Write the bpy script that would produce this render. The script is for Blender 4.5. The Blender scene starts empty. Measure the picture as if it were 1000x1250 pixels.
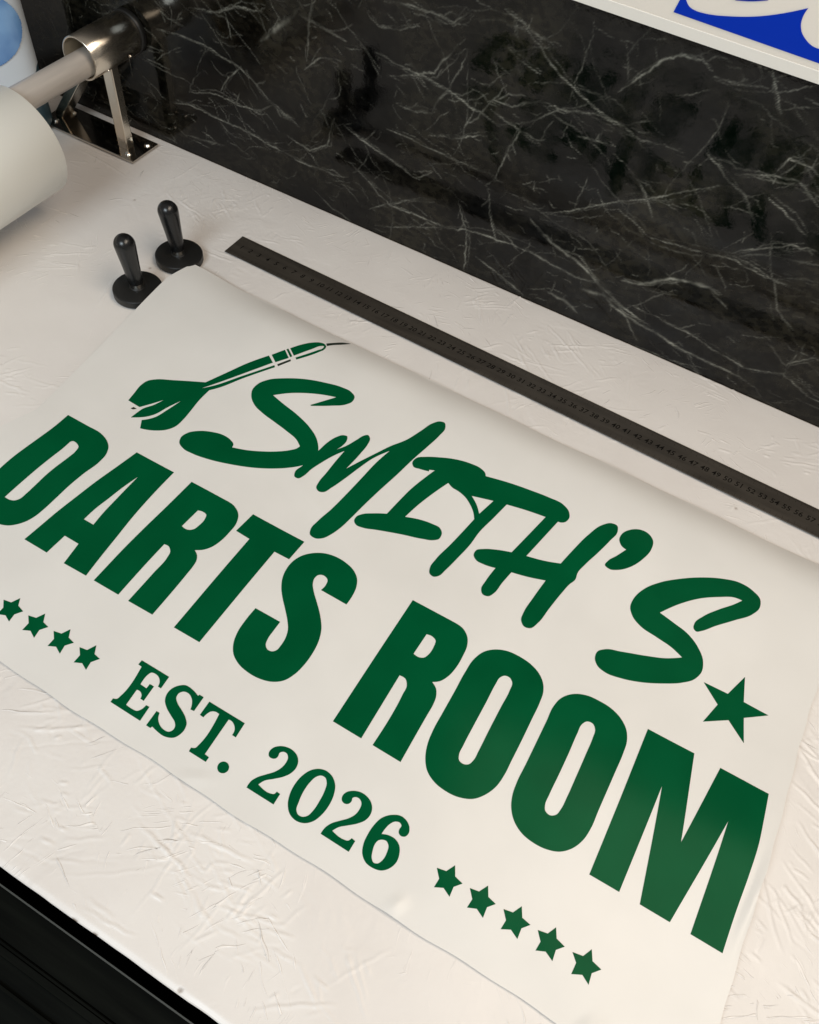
import bpy, bmesh, math, random
import numpy as np
from mathutils import Vector, Matrix, geometry

random.seed(7); rng = np.random.default_rng(11)
scene = bpy.context.scene
COL = scene.collection

# ------------------------------------------------------------------ camera
FPX = 1005.383                      # focal length in photo pixels (photo 1000 px wide)
YAW, PITCH, ROLL, CAMH = -0.3928, 0.95838, 0.15164, 0.51444
def cam_basis():
    f = np.array([math.sin(YAW)*math.cos(PITCH), math.cos(YAW)*math.cos(PITCH), -math.sin(PITCH)])
    r = np.array([math.cos(YAW), -math.sin(YAW), 0.0]); u = np.cross(r, f)
    return (math.cos(ROLL)*r + math.sin(ROLL)*u, -math.sin(ROLL)*r + math.cos(ROLL)*u, f)
CR, CU, CF = cam_basis()
cam = bpy.data.cameras.new('camera'); camo = bpy.data.objects.new('camera', cam); COL.objects.link(camo)
cam.sensor_fit = 'HORIZONTAL'; cam.sensor_width = 36.0; cam.lens = 36.0*FPX/1000.0
cam.clip_start = 0.02; cam.clip_end = 50
M = Matrix.Identity(4)
for i in range(3):
    M[i][0] = CR[i]; M[i][1] = CU[i]; M[i][2] = -CF[i]
M[2][3] = CAMH
camo.matrix_world = M
scene.camera = camo

# ------------------------------------------------------------------ world, lamps, exposure
w = bpy.data.worlds.new('World'); scene.world = w; w.use_nodes = True
bg = w.node_tree.nodes['Background']; bg.inputs[0].default_value = (0.95, 0.89, 0.83, 1); bg.inputs[1].default_value = 0.20
def area(name, loc, target, sx, sy, power, col):
    l = bpy.data.lights.new(name, 'AREA'); l.shape = 'RECTANGLE'; l.size = sx; l.size_y = sy
    l.energy = power; l.color = col
    o = bpy.data.objects.new(name, l); COL.objects.link(o); o.location = loc
    o.rotation_euler = (Vector(target)-Vector(loc)).to_track_quat('-Z', 'Y').to_euler()
    return o
area('ceiling_lamp', (0.44, 0.36, 1.28), (0.15, 0.22, 0), 1.1, 0.52, 12.0, (1.0, 0.86, 0.71))
area('window_light', (-0.25, -1.0, 1.25), (-0.2, 0.3, 0), 0.8, 0.6, 15.0, (0.82, 0.93, 1.0))
scene.view_settings.view_transform = 'Standard'; scene.view_settings.look = 'None'
scene.view_settings.exposure = 0.20; scene.view_settings.gamma = 1.0
scene.view_settings.use_curve_mapping = False

# ------------------------------------------------------------------ photo pixels -> points
def ray(px, py):
    return CF + CR*(px-500.0)/FPX - CU*(py-625.0)/FPX
def on_z(px, py, z=0.0):
    d = ray(px, py); t = (z-CAMH)/d[2]; return d*t + np.array([0, 0, CAMH])
def on_y(px, py, y):
    d = ray(px, py); t = y/d[1]; return d*t + np.array([0, 0, CAMH])
WALL_Y = 0.6094

# ------------------------------------------------------------------ materials
def mat(name, col=(0.5, 0.5, 0.5), rough=0.5, metal=0.0, spec=0.5):
    m = bpy.data.materials.new(name); m.use_nodes = True
    b = m.node_tree.nodes['Principled BSDF']
    b.inputs['Base Color'].default_value = (*col, 1); b.inputs['Roughness'].default_value = rough
    b.inputs['Metallic'].default_value = metal; b.inputs['Specular IOR Level'].default_value = spec
    return m
def nd(m, t, **kw):
    n = m.node_tree.nodes.new(t)
    for k, v in kw.items():
        if k in n.inputs: n.inputs[k].default_value = v
        else: setattr(n, k, v)
    return n
def lk(m, a, b): m.node_tree.links.new(a, b)
def bsdf(m): return m.node_tree.nodes['Principled BSDF']
def objcoord(m, scale=(1, 1, 1), rot=(0, 0, 0)):
    tc = nd(m, 'ShaderNodeTexCoord'); mp = nd(m, 'ShaderNodeMapping')
    mp.inputs['Scale'].default_value = scale; mp.inputs['Rotation'].default_value = rot
    lk(m, tc.outputs['Object'], mp.inputs['Vector']); return mp.outputs['Vector']
def noise_mix(m, c1, c2, scale, detail=4, lo=0.35, hi=0.65, vec=None, socket='Base Color'):
    v = vec or objcoord(m)
    n = nd(m, 'ShaderNodeTexNoise', Scale=scale, Detail=detail); lk(m, v, n.inputs['Vector'])
    r = nd(m, 'ShaderNodeValToRGB'); lk(m, n.outputs['Fac'], r.inputs['Fac'])
    r.color_ramp.elements[0].position = lo; r.color_ramp.elements[1].position = hi
    r.color_ramp.elements[0].color = (*c1, 1); r.color_ramp.elements[1].color = (*c2, 1)
    if socket: lk(m, r.outputs['Color'], bsdf(m).inputs[socket])
    return r
def bump(m, scale, strength, dist, vec=None, detail=3):
    v = vec or objcoord(m)
    n = nd(m, 'ShaderNodeTexNoise', Scale=scale, Detail=detail); lk(m, v, n.inputs['Vector'])
    b = nd(m, 'ShaderNodeBump', Strength=strength, Distance=dist); lk(m, n.outputs['Fac'], b.inputs['Height'])
    lk(m, b.outputs['Normal'], bsdf(m).inputs['Normal']); return b

# painted strand board
mBoard = mat('painted_strand_board', rough=0.34)
r1 = noise_mix(mBoard, (0.685, 0.65, 0.62), (0.755, 0.725, 0.695), 9, 5, 0.3, 0.7, socket=None)
at = nd(mBoard, 'ShaderNodeAttribute', attribute_name='wear')
mx = nd(mBoard, 'ShaderNodeMix', data_type='RGBA')
lk(mBoard, at.outputs['Fac'], mx.inputs['Factor']); lk(mBoard, r1.outputs['Color'], mx.inputs['A'])
mx.inputs['B'].default_value = (0.19, 0.13, 0.085, 1)
lk(mBoard, mx.outputs['Result'], bsdf(mBoard).inputs['Base Color'])
rr = noise_mix(mBoard, (0.32,)*3, (0.52,)*3, 22, 3, 0.3, 0.7, socket='Roughness')
b1 = bump(mBoard, 260, 0.10, 0.0008, objcoord(mBoard, (1, 0.55, 1)), 4)
def fibres(m, cell, fine, lo, hi, mask_scale, m0, m1, strength, dist, prev):
    # thin raised fibres: every strand-sized cell gets its own direction
    v = objcoord(m); wn = nd(m, 'ShaderNodeTexNoise', Scale=30.0, Detail=2); lk(m, v, wn.inputs['Vector'])
    wa = nd(m, 'ShaderNodeVectorMath', operation='MULTIPLY_ADD'); lk(m, wn.outputs['Color'], wa.inputs[0])
    wa.inputs[1].default_value = (0.012, 0.012, 0.0); lk(m, v, wa.inputs[2])
    vo = nd(m, 'ShaderNodeTexVoronoi', Scale=cell); lk(m, wa.outputs[0], vo.inputs['Vector'])
    sp = nd(m, 'ShaderNodeSeparateColor'); lk(m, vo.outputs['Color'], sp.inputs[0])
    an = nd(m, 'ShaderNodeMath', operation='MULTIPLY'); lk(m, sp.outputs[0], an.inputs[0]); an.inputs[1].default_value = 6.283
    ro = nd(m, 'ShaderNodeVectorRotate', rotation_type='Z_AXIS'); lk(m, wa.outputs[0], ro.inputs['Vector']); lk(m, an.outputs[0], ro.inputs['Angle'])
    sc = nd(m, 'ShaderNodeVectorMath', operation='MULTIPLY'); lk(m, ro.outputs[0], sc.inputs[0]); sc.inputs[1].default_value = (fine*0.09, fine, 1.0)
    n = nd(m, 'ShaderNodeTexNoise', Scale=1.0, Detail=2.0); lk(m, sc.outputs[0], n.inputs['Vector'])
    a = nd(m, 'ShaderNodeMapRange', interpolation_type='SMOOTHSTEP'); lk(m, n.outputs['Fac'], a.inputs['Value'])
    a.inputs['From Min'].default_value = lo; a.inputs['From Max'].default_value = hi
    mk = nd(m, 'ShaderNodeTexNoise', Scale=mask_scale, Detail=3); lk(m, v, mk.inputs['Vector'])
    b = nd(m, 'ShaderNodeMapRange', interpolation_type='SMOOTHSTEP'); lk(m, mk.outputs['Fac'], b.inputs['Value'])
    b.inputs['From Min'].default_value = m0; b.inputs['From Max'].default_value = m1
    mu_ = nd(m, 'ShaderNodeMath', operation='MULTIPLY'); lk(m, a.outputs[0], mu_.inputs[0]); lk(m, b.outputs[0], mu_.inputs[1])
    bp = nd(m, 'ShaderNodeBump', Strength=strength, Distance=dist); lk(m, mu_.outputs[0], bp.inputs['Height']); lk(m, prev.outputs['Normal'], bp.inputs['Normal'])
    lk(m, bp.outputs['Normal'], bsdf(m).inputs['Normal']); bp['h'] = mu_.name; return bp
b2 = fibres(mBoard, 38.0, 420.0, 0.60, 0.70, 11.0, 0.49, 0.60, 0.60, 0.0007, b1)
b3 = fibres(mBoard, 22.0, 230.0, 0.66, 0.72, 7.0, 0.49, 0.59, 0.60, 0.0009, b2)

crest = nd(mBoard, 'ShaderNodeMix', data_type='RGBA')          # glints along the raised fibres, painted in as a whiter base colour
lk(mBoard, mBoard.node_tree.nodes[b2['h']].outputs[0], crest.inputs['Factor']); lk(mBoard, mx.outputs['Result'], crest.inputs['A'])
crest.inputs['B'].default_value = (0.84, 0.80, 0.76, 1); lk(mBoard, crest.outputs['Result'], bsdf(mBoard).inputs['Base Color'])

mPaper = mat('release_paper', (0.745, 0.725, 0.69), 0.32, spec=0.35)
noise_mix(mPaper, (0.685, 0.67, 0.64), (0.72, 0.705, 0.675), 14, 3)
bump(mPaper, 60, 0.06, 0.001)
mVinyl = mat('green_vinyl', (0.0015, 0.058, 0.019), 0.20, spec=0.048)
noise_mix(mVinyl, (0.0002, 0.068, 0.0225), (0.0004, 0.080, 0.027), 18, 2)
bump(mVinyl, 300, 0.03, 0.0005)
bsdf(mVinyl).inputs['Specular Tint'].default_value = (0.55, 1.0, 0.72, 1)
mInk = mat('dark_vinyl_line', (0.012, 0.02, 0.012), 0.4)

# black marble: veins come from a vertex attribute drawn further down
mMarble = mat('black_marble', rough=0.12, spec=0.26)
noise_mix(mMarble, (0.035,)*3, (0.15,)*3, 42, 6, 0.40, 0.66, socket='Roughness')
bump(mMarble, 170, 0.10, 0.0006, None, 5)
base = noise_mix(mMarble, (0.0030, 0.0030, 0.0028), (0.0200, 0.0175, 0.0115), 14, 9, 0.40, 0.66, socket=None)
sk = noise_mix(mMarble, (0.12,)*3, (1.0,)*3, 190, 3, 0.42, 0.58, vec=objcoord(mMarble, (0.7, 1, 1)), socket=None)
bm_ = nd(mMarble, 'ShaderNodeMix', data_type='RGBA', blend_type='MULTIPLY'); bm_.inputs['Factor'].default_value = 0.75
lk(mMarble, base.outputs['Color'], bm_.inputs['A']); lk(mMarble, sk.outputs['Color'], bm_.inputs['B'])
av = nd(mMarble, 'ShaderNodeAttribute', attribute_name='vein')
nz = nd(mMarble, 'ShaderNodeTexNoise', Scale=55, Detail=6); lk(mMarble, objcoord(mMarble), nz.inputs['Vector'])
mr = nd(mMarble, 'ShaderNodeMapRange'); lk(mMarble, nz.outputs['Fac'], mr.inputs['Value'])
mr.inputs['From Min'].default_value = 0.34; mr.inputs['From Max'].default_value = 0.62
mr.inputs['To Min'].default_value = 0.15; mr.inputs['To Max'].default_value = 1.0
mu = nd(mMarble, 'ShaderNodeMath', operation='MULTIPLY')
lk(mMarble, av.outputs['Fac'], mu.inputs[0]); lk(mMarble, mr.outputs['Result'], mu.inputs[1])
mv = nd(mMarble, 'ShaderNodeMix', data_type='RGBA'); lk(mMarble, mu.outputs[0], mv.inputs['Factor'])
lk(mMarble, bm_.outputs['Result'], mv.inputs['A']); mv.inputs['B'].default_value = (0.36, 0.355, 0.30, 1)
lk(mMarble, mv.outputs['Result'], bsdf(mMarble).inputs['Base Color'])

mSteel = mat('brushed_nickel', (0.80, 0.73, 0.62), 0.22, 1.0)
bump(mSteel, 90, 0.12, 0.0005, objcoord(mSteel, (8, 0.4, 8)))
mChrome = mat('polished_plate', (0.50, 0.46, 0.41), 0.10, 1.0)
bump(mChrome, 40, 0.03, 0.0005)
mScrew = mat('screw_steel', (0.72, 0.68, 0.62), 0.22, 1.0)
mTube = mat('grey_tube', (0.60, 0.55, 0.50), 0.38)
noise_mix(mTube, (0.54, 0.50, 0.46), (0.64, 0.59, 0.54), 20, 4, vec=objcoord(mTube, (6, 0.6, 6)))
mRoll = mat('white_roll_vinyl', (0.90, 0.91, 0.865), 0.34)
mCore = mat('cardboard_core', (0.36, 0.25, 0.15), 0.8)
mBlack = mat('black_plastic', (0.006, 0.0065, 0.007), 0.26)
noise_mix(mBlack, (0.005, 0.0055, 0.006), (0.010, 0.010, 0.0105), 60, 3)
mRubber = mat('black_rubber', (0.008, 0.008, 0.0075), 0.46)
bump(mRubber, 400, 0.15, 0.0004)
mRuler = mat('dark_steel', (0.024, 0.021, 0.0175), 0.40, 0.35)
noise_mix(mRuler, (0.044, 0.038, 0.031), (0.070, 0.061, 0.050), 35, 5, vec=objcoord(mRuler, (0.5, 4, 1)))
mMark = mat('engraving', (0.006, 0.0052, 0.0045), 0.7, spec=0.1)
mSign = mat('sign_white', (0.88, 0.81, 0.72), 0.35)
mSignLip = mat('sign_lip', (0.87, 0.83, 0.76), 0.4)
mBlue = mat('sign_blue', (0.0005, 0.032, 0.46), 0.35, spec=0.15)
mFloor = mat('floor_dark', (0.008, 0.009, 0.006), 0.8)
noise_mix(mFloor, (0.003, 0.003, 0.002), (0.016, 0.018, 0.010), 40, 4)
mHouse = mat('housing_black', (0.0035, 0.0042, 0.0035), 0.7, spec=0.05)
noise_mix(mHouse, (0.0012, 0.0016, 0.0012), (0.0035, 0.0042, 0.0032), 30, 5, vec=objcoord(mHouse, (0.4, 5, 5)))
mTrim = mat('trim_grey', (0.055, 0.058, 0.052), 0.5)
mBotW = mat('bottle_white', (0.66, 0.72, 0.78), 0.3)
mBotB = mat('bottle_blue', (0.13, 0.30, 0.60), 0.18)
noise_mix(mBotB, (0.09, 0.22, 0.50), (0.24, 0.44, 0.74), 22, 3)
mBotT = mat('bottle_teal', (0.05, 0.10, 0.13), 0.35)
mCap = mat('cap_navy', (0.01, 0.015, 0.10), 0.35)

# ------------------------------------------------------------------ object helpers
def tag(o, label=None, cat=None, group=None, kind=None):
    for k, v in (('label', label), ('category', cat), ('group', group), ('kind', kind)):
        if v: o[k] = v
    return o
def empty(name, loc):
    o = bpy.data.objects.new(name, None); o.empty_display_size = 0.02; COL.objects.link(o); o.location = loc; return o
def link(name, me, m, parent=None):
    o = bpy.data.objects.new(name, me); COL.objects.link(o)
    if m: me.materials.append(m)
    if parent:
        me.transform(Matrix.Translation(-Vector(parent.location))); o.parent = parent
    return o
def mesh(name, V, F, smooth=False):
    me = bpy.data.meshes.new(name); me.from_pydata([tuple(map(float, v)) for v in V], [], F); me.update()
    if smooth:
        for p in me.polygons: p.use_smooth = True
    return me
def grid_mesh(name, X, Y, Z, flip=False):
    """X,Y,Z: 2-D arrays (rows, cols)"""
    n, k = X.shape; me = bpy.data.meshes.new(name)
    me.vertices.add(n*k); me.vertices.foreach_set('co', np.stack([X, Y, Z], -1).astype(np.float32).ravel())
    i = (np.arange(n-1)[:, None]*k + np.arange(k-1)[None, :]).ravel()
    q = np.stack([i, i+1, i+k+1, i+k] if not flip else [i, i+k, i+k+1, i+1], -1).astype(np.int32)
    me.loops.add(q.size); me.loops.foreach_set('vertex_index', q.ravel())
    me.polygons.add(len(q)); me.polygons.foreach_set('loop_start', np.arange(0, q.size, 4, dtype=np.int32))
    me.polygons.foreach_set('loop_total', np.full(len(q), 4, np.int32))
    me.polygons.foreach_set('use_smooth', np.ones(len(q), bool))
    me.update(calc_edges=True); return me
def bm_mesh(name, bm, smooth_angle=None):
    me = bpy.data.meshes.new(name); bmesh.ops.recalc_face_normals(bm, faces=bm.faces)
    if smooth_angle:
        for f in bm.faces: f.smooth = True
        for e in bm.edges:
            if len(e.link_faces) == 2 and e.calc_face_angle(0) > smooth_angle: e.smooth = False
    bm.to_mesh(me); bm.free(); return me
def box(name, lo, hi, m, parent=None, bev=0.0):
    bm = bmesh.new(); bmesh.ops.create_cube(bm, size=1)
    for v in bm.verts:
        for i in range(3): v.co[i] = lo[i] if v.co[i] < 0 else hi[i]
    if bev: bmesh.ops.bevel(bm, geom=bm.edges[:], offset=bev, segments=2, affect='EDGES', profile=0.5)
    return link(name, bm_mesh(name, bm), m, parent)
def lathe(name, prof, center, axis, m, parent=None, seg=48, closed=False, ang=0.6):
    """prof: (radius, along) pairs; axis 'z' or 'y'"""
    bm = bmesh.new(); rings = []
    for r, a in prof:
        ring = []
        for k in range(seg):
            t = 2*math.pi*k/seg; c, s = r*math.cos(t), r*math.sin(t)
            p = (c, s, a) if axis == 'z' else (c, a, s)
            ring.append(bm.verts.new((p[0]+center[0], p[1]+center[1], p[2]+center[2])))
        rings.append(ring)
    pairs = list(zip(rings[:-1], rings[1:])) + ([(rings[-1], rings[0])] if closed else [])
    for a, b in pairs:
        for k in range(seg): bm.faces.new((a[k], a[(k+1) % seg], b[(k+1) % seg], b[k]))
    if not closed:
        bm.faces.new(rings[0]); bm.faces.new(rings[-1])
    return link(name, bm_mesh(name, bm, ang), m, parent)
def bar(name, p, q, wx, wy, m, parent, bev=0.001):
    """flat bar from p to q, section wx (across) by wy (along world y)"""
    p, q = Vector(p), Vector(q); d = (q-p).normalized(); yv = Vector((0, 1, 0))
    s = d.cross(yv).normalized(); t = s.cross(d).normalized()
    bm = bmesh.new(); vs = []
    for c in (p, q):
        for a, b in ((-1, -1), (1, -1), (1, 1), (-1, 1)): vs.append(bm.verts.new(c + s*a*wx/2 + t*b*wy/2))
    for f in ((0, 1, 2, 3), (4, 5, 6, 7), (0, 1, 5, 4), (1, 2, 6, 5), (2, 3, 7, 6), (3, 0, 4, 7)): bm.faces.new([vs[i] for i in f])
    bmesh.ops.recalc_face_normals(bm, faces=bm.faces)
    bmesh.ops.bevel(bm, geom=bm.edges[:], offset=bev, segments=2, affect='EDGES', profile=0.5)
    return link(name, bm_mesh(name, bm), m, parent)
def gauss(a, s):
    n = int(3*s)+1; k = np.exp(-0.5*(np.arange(-n, n+1)/s)**2); k /= k.sum()
    a = np.apply_along_axis(lambda v: np.convolve(np.pad(v, n, mode='edge'), k, 'valid'), 0, a)
    return np.apply_along_axis(lambda v: np.convolve(np.pad(v, n, mode='edge'), k, 'valid'), 1, a)
def smooth_noise(shape, s, seed):
    g = np.random.default_rng(seed).standard_normal((shape[0]//max(1, int(s/3))+8, shape[1]//max(1, int(s/3))+8))
    g = gauss(g, 3.0); g /= g.std()
    yi = np.linspace(2, g.shape[0]-4, shape[0]); xi = np.linspace(2, g.shape[1]-4, shape[1])
    y0 = yi.astype(int); x0 = xi.astype(int); fy = (yi-y0)[:, None]; fx = (xi-x0)[None, :]
    return (g[y0][:, x0]*(1-fy)*(1-fx)+g[y0+1][:, x0]*fy*(1-fx)+g[y0][:, x0+1]*(1-fy)*fx+g[y0+1][:, x0+1]*fy*fx)

# ------------------------------------------------------------------ the setting: floor, marble wall
link('floor', mesh('floor', [(-3, -3, -0.75), (3, -3, -0.75), (3, 1.2, -0.75), (-3, 1.2, -0.75)], [(0, 1, 2, 3)]), mFloor)['kind'] = 'structure'

VEINS = [  # (photo region x, y, zoom, width mm, strength, points in that zoom)
 (640,0,2.778,.8,.55,'0,90 60,150 120,240 200,330 260,380 330,420 390,480 470,490 540,520'),
 (640,0,2.778,.7,.45,'0,350 60,345 150,380 240,385 330,430 360,440'),
 (640,0,2.778,.7,.5,'180,460 260,480 310,495'), (640,0,2.778,1.1,.42,'320,310 400,255 470,205 540,185 600,200 640,240'),
 (640,0,2.778,.6,.45,'640,260 720,290 830,300'), (640,0,2.778,.7,.5,'845,240 860,320 872,390'),
 (640,0,2.778,.8,.45,'620,520 690,600 740,660 780,750'), (640,0,2.778,.7,.45,'60,720 160,715 240,700 330,680 450,670 560,650 660,630'),
 (640,0,2.778,1.6,.62,'20,740 100,820 180,880 250,950 330,1040 420,1100'), (640,0,2.778,1.3,.45,'0,840 80,890 160,930 240,960'),
 (640,0,2.778,2.2,.6,'330,950 400,970 470,960 540,955 620,975 660,1000'), (640,0,2.778,.7,.5,'320,710 370,750 420,800 520,830 620,860 720,880 820,940 900,975'),
 (640,0,2.778,.8,.42,'690,860 790,850 900,835 990,850'), (640,0,2.778,.9,.5,'720,590 830,600 930,630 1000,700'),
 (640,0,2.778,.8,.5,'860,580 900,540 980,570'), (640,0,2.778,.7,.6,'830,670 900,740 960,800'),
 (640,0,2.778,.6,.5,'380,610 410,660 435,740'), (640,0,2.778,.8,.35,'840,800 835,920'),
 (640,0,2.778,2.6,.55,'190,980 260,1000 330,1040'), (640,0,2.778,2.4,.35,'80,990 150,1030 180,1060'),
 (640,300,2.778,1.7,.6,'230,100 300,200 380,260 450,300 530,350 600,380 700,430 750,460'), (640,300,2.778,.9,.5,'350,200 450,240 560,300 680,370 760,420 880,440 950,500 1000,540'),
 (640,300,2.778,1.0,.4,'880,440 900,400 990,380'), (640,300,2.778,.7,.4,'350,330 500,390 620,420'),
 (640,300,2.778,.7,.45,'100,0 180,30 240,110 260,150'), (640,300,2.778,.6,.4,'680,30 760,60 840,120 960,160'),
 (300,0,2.778,.8,.5,'410,40 450,90 510,105 590,90'), (300,0,2.778,1.2,.5,'440,175 520,210 580,240 640,240 690,190 720,150'),
 (300,0,2.778,.8,.5,'480,255 600,260 680,300 760,360 850,420'), (300,0,2.778,.9,.4,'200,235 250,205 300,200'),
 (300,0,2.778,.9,.42,'0,440 100,500 200,550 300,590 350,600'), (300,0,2.778,.9,.4,'0,240 60,320 130,390 180,430'),
 (300,0,2.778,.9,.42,'140,460 220,510 280,490 300,400'), (300,0,2.778,1.0,.5,'330,420 420,490 500,550 590,610'),
 (300,0,2.778,1.0,.52,'350,550 420,620 500,700 600,740 680,770 800,790 900,820 1000,870'), (300,0,2.778,.7,.5,'420,710 520,690 640,685'),
 (300,0,2.778,.9,.48,'720,690 745,770 750,830 740,920'), (300,0,2.778,.7,.55,'510,350 570,380 640,380'),
 (300,0,2.778,.7,.5,'480,435 560,470 640,510 740,550 850,600'), (300,0,2.778,.6,.5,'620,460 700,465 820,460'),
 (300,0,2.778,.8,.48,'830,370 900,420 1000,490'), (300,0,2.778,.8,.35,'940,420 880,530 840,620'),
 (300,0,2.778,3.4,.4,'50,140 120,80 180,30'), (300,0,2.778,1.0,.4,'225,0 215,100 210,190'),
 (300,0,2.778,1.0,.4,'470,0 560,20 640,50 700,75 760,40'), (300,0,2.778,.8,.5,'840,340 900,360 1000,340'),
 (300,0,2.778,.7,.45,'820,640 850,820'), (300,0,2.778,1.0,.5,'780,870 860,930 940,1000'), (300,0,2.778,.7,.4,'440,765 560,770 680,770'),
 (300,0,2.778,1.4,.4,'180,50 260,90 340,140'), (300,0,2.778,.8,.4,'880,30 940,80 1000,130'), (300,0,2.778,.6,.4,'890,160 1000,250'),
 (0,0,3.125,.9,.5,'600,110 700,140 780,170 870,230 920,260 990,330'), (0,0,3.125,.7,.42,'920,250 880,300 840,350'),
 (0,0,3.125,.7,.45,'720,350 830,360 930,410 1000,430'), (0,0,3.125,.9,.42,'660,390 760,410 830,450 900,480 1000,530'),
 (0,0,3.125,.9,.42,'720,30 820,40 900,20 1000,45'), (0,0,3.125,.6,.4,'700,510 800,540 860,555'), (0,0,3.125,.7,.4,'600,30 640,70 700,100'),
]
def build_wall():
    st = 0.001
    xf = np.arange(-0.86, 0.1, st); zf = np.arange(-0.006, 0.335, st)
    xs = np.concatenate([[-1.6, -1.2], xf, [0.4, 0.8, 1.4]]); zs = np.concatenate([[-0.75, -0.2], zf, [0.5, 0.83]])
    A = np.zeros((len(zf), len(xf)))
    lr = np.random.default_rng(5)
    def draw(pts, width, strength):
        pts = np.asarray(pts)
        seg = np.linalg.norm(np.diff(pts, axis=0), axis=1); L = np.concatenate([[0], np.cumsum(seg)])
        n = max(4, int(L[-1]/0.0005)); t = np.linspace(0, L[-1], n)
        P = np.stack([np.interp(t, L, pts[:, 0]), np.interp(t, L, pts[:, 1])], -1)
        jit = np.cumsum(lr.standard_normal((n, 2))*0.00019, 0); jit -= np.linspace(0, 1, n)[:, None]*jit[-1]
        P += jit
        e = np.minimum(1, np.minimum(t, L[-1]-t)/(0.2*L[-1]+1e-6))
        wv = width*0.001*(0.45+0.55*e)*(0.7+0.6*np.abs(np.convolve(lr.standard_normal(n), np.ones(15)/15, 'same')[:n])*1.5) if n >= 15 else width*0.001*np.ones(n)
        mod = np.interp(np.arange(n), np.arange(0, n+8, 7), lr.random(len(np.arange(0, n+8, 7)))); iv = strength*(0.5+0.5*e)*(0.35+0.85*mod)
        k = int(width*2.2)+2
        ci = np.round((P[:, 0]-xf[0])/st).astype(int); cj = np.round((P[:, 1]-zf[0])/st).astype(int)
        for dx in range(-k, k+1):
            for dz in range(-k, k+1):
                ii, jj = ci+dx, cj+dz
                ok = (ii >= 0) & (ii < len(xf)) & (jj >= 0) & (jj < len(zf))
                d = np.hypot(xf[0]+ii*st-P[:, 0], zf[0]+jj*st-P[:, 1])
                val = iv*np.exp(-(d/(0.55*wv+0.00022))**2)
                np.maximum.at(A, (jj[ok], ii[ok]), val[ok])
    mains = []
    for x0, y0, s, wd, stg, txt in VEINS:
        pts = []
        for p in txt.split():
            a, b = map(float, p.split(',')); q = on_y(x0+a/s, y0+b/s, WALL_Y); pts.append((q[0], q[2]))
        draw(pts, wd*0.8, min(1, stg*1.6)); mains.append(pts)
        for _ in range(1):                                 # fainter strands braided round it
            o_ = np.cumsum(lr.normal(0, 0.0011, (len(pts), 2)), 0)*0.7+lr.normal(0, 0.0012, (1, 2))
            draw(np.asarray(pts)+o_, wd*0.45, stg*lr.uniform(0.4, 0.8))
    for _ in range(1000):                                   # fine secondary veins
        x, z = lr.uniform(-0.86, 0.1), lr.uniform(0, 0.33)
        a = lr.choice([-0.55, -0.4, -0.2, 0.05, 0.7])+lr.normal(0, 0.2); l = lr.exponential(0.014)+0.005
        pts = [(x, z)]
        for k in range(4):
            a += lr.normal(0, 0.28); x += l/4*math.cos(a); z += l/4*math.sin(a); pts.append((x, z))
        draw(pts, lr.uniform(0.2, 0.45), lr.uniform(0.15, 0.5))
    for pts in mains:                                      # branches that leave the main veins
        for _ in range(int(lr.integers(1, 5))):
            i = int(lr.integers(0, len(pts)-1)); f = lr.random()
            x = pts[i][0]+f*(pts[i+1][0]-pts[i][0]); z = pts[i][1]+f*(pts[i+1][1]-pts[i][1])
            a = math.atan2(pts[i+1][1]-pts[i][1], pts[i+1][0]-pts[i][0])+lr.choice([-0.6, 0.6, 0.35, -0.35, 1.1])
            l = lr.exponential(0.016)+0.006; bpts = [(x, z)]
            for k in range(5):
                a += lr.normal(0, 0.22); x += l/5*math.cos(a); z += l/5*math.sin(a); bpts.append((x, z))
            draw(bpts, lr.uniform(0.35, 0.8), lr.uniform(0.2, 0.5))
    for _ in range(18):
        x, z = lr.uniform(-0.86, 0.1), lr.uniform(0, 0.33); a = lr.choice([-0.5, -0.35, 0.6]); pts = [(x, z)]
        for k in range(8):
            a += lr.normal(0, 0.2); x += 0.014*math.cos(a); z += 0.014*math.sin(a); pts.append((x, z))
        draw(pts, lr.uniform(0.4, 0.9), lr.uniform(0.15, 0.35))
    A = np.clip(A + 0.10*np.clip(gauss(A, 4), 0, 1), 0, 1)
    full = np.zeros((len(zs), len(xs))); full[2:2+len(zf), 2:2+len(xf)] = A
    X, Z = np.meshgrid(xs, zs)
    me = grid_mesh('wall', X, np.full_like(X, WALL_Y), Z)
    me.attributes.new('vein', 'FLOAT', 'POINT').data.foreach_set('value', full.ravel().astype(np.float32))
    return tag(link('wall', me, mMarble), kind='structure')
build_wall()

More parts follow.
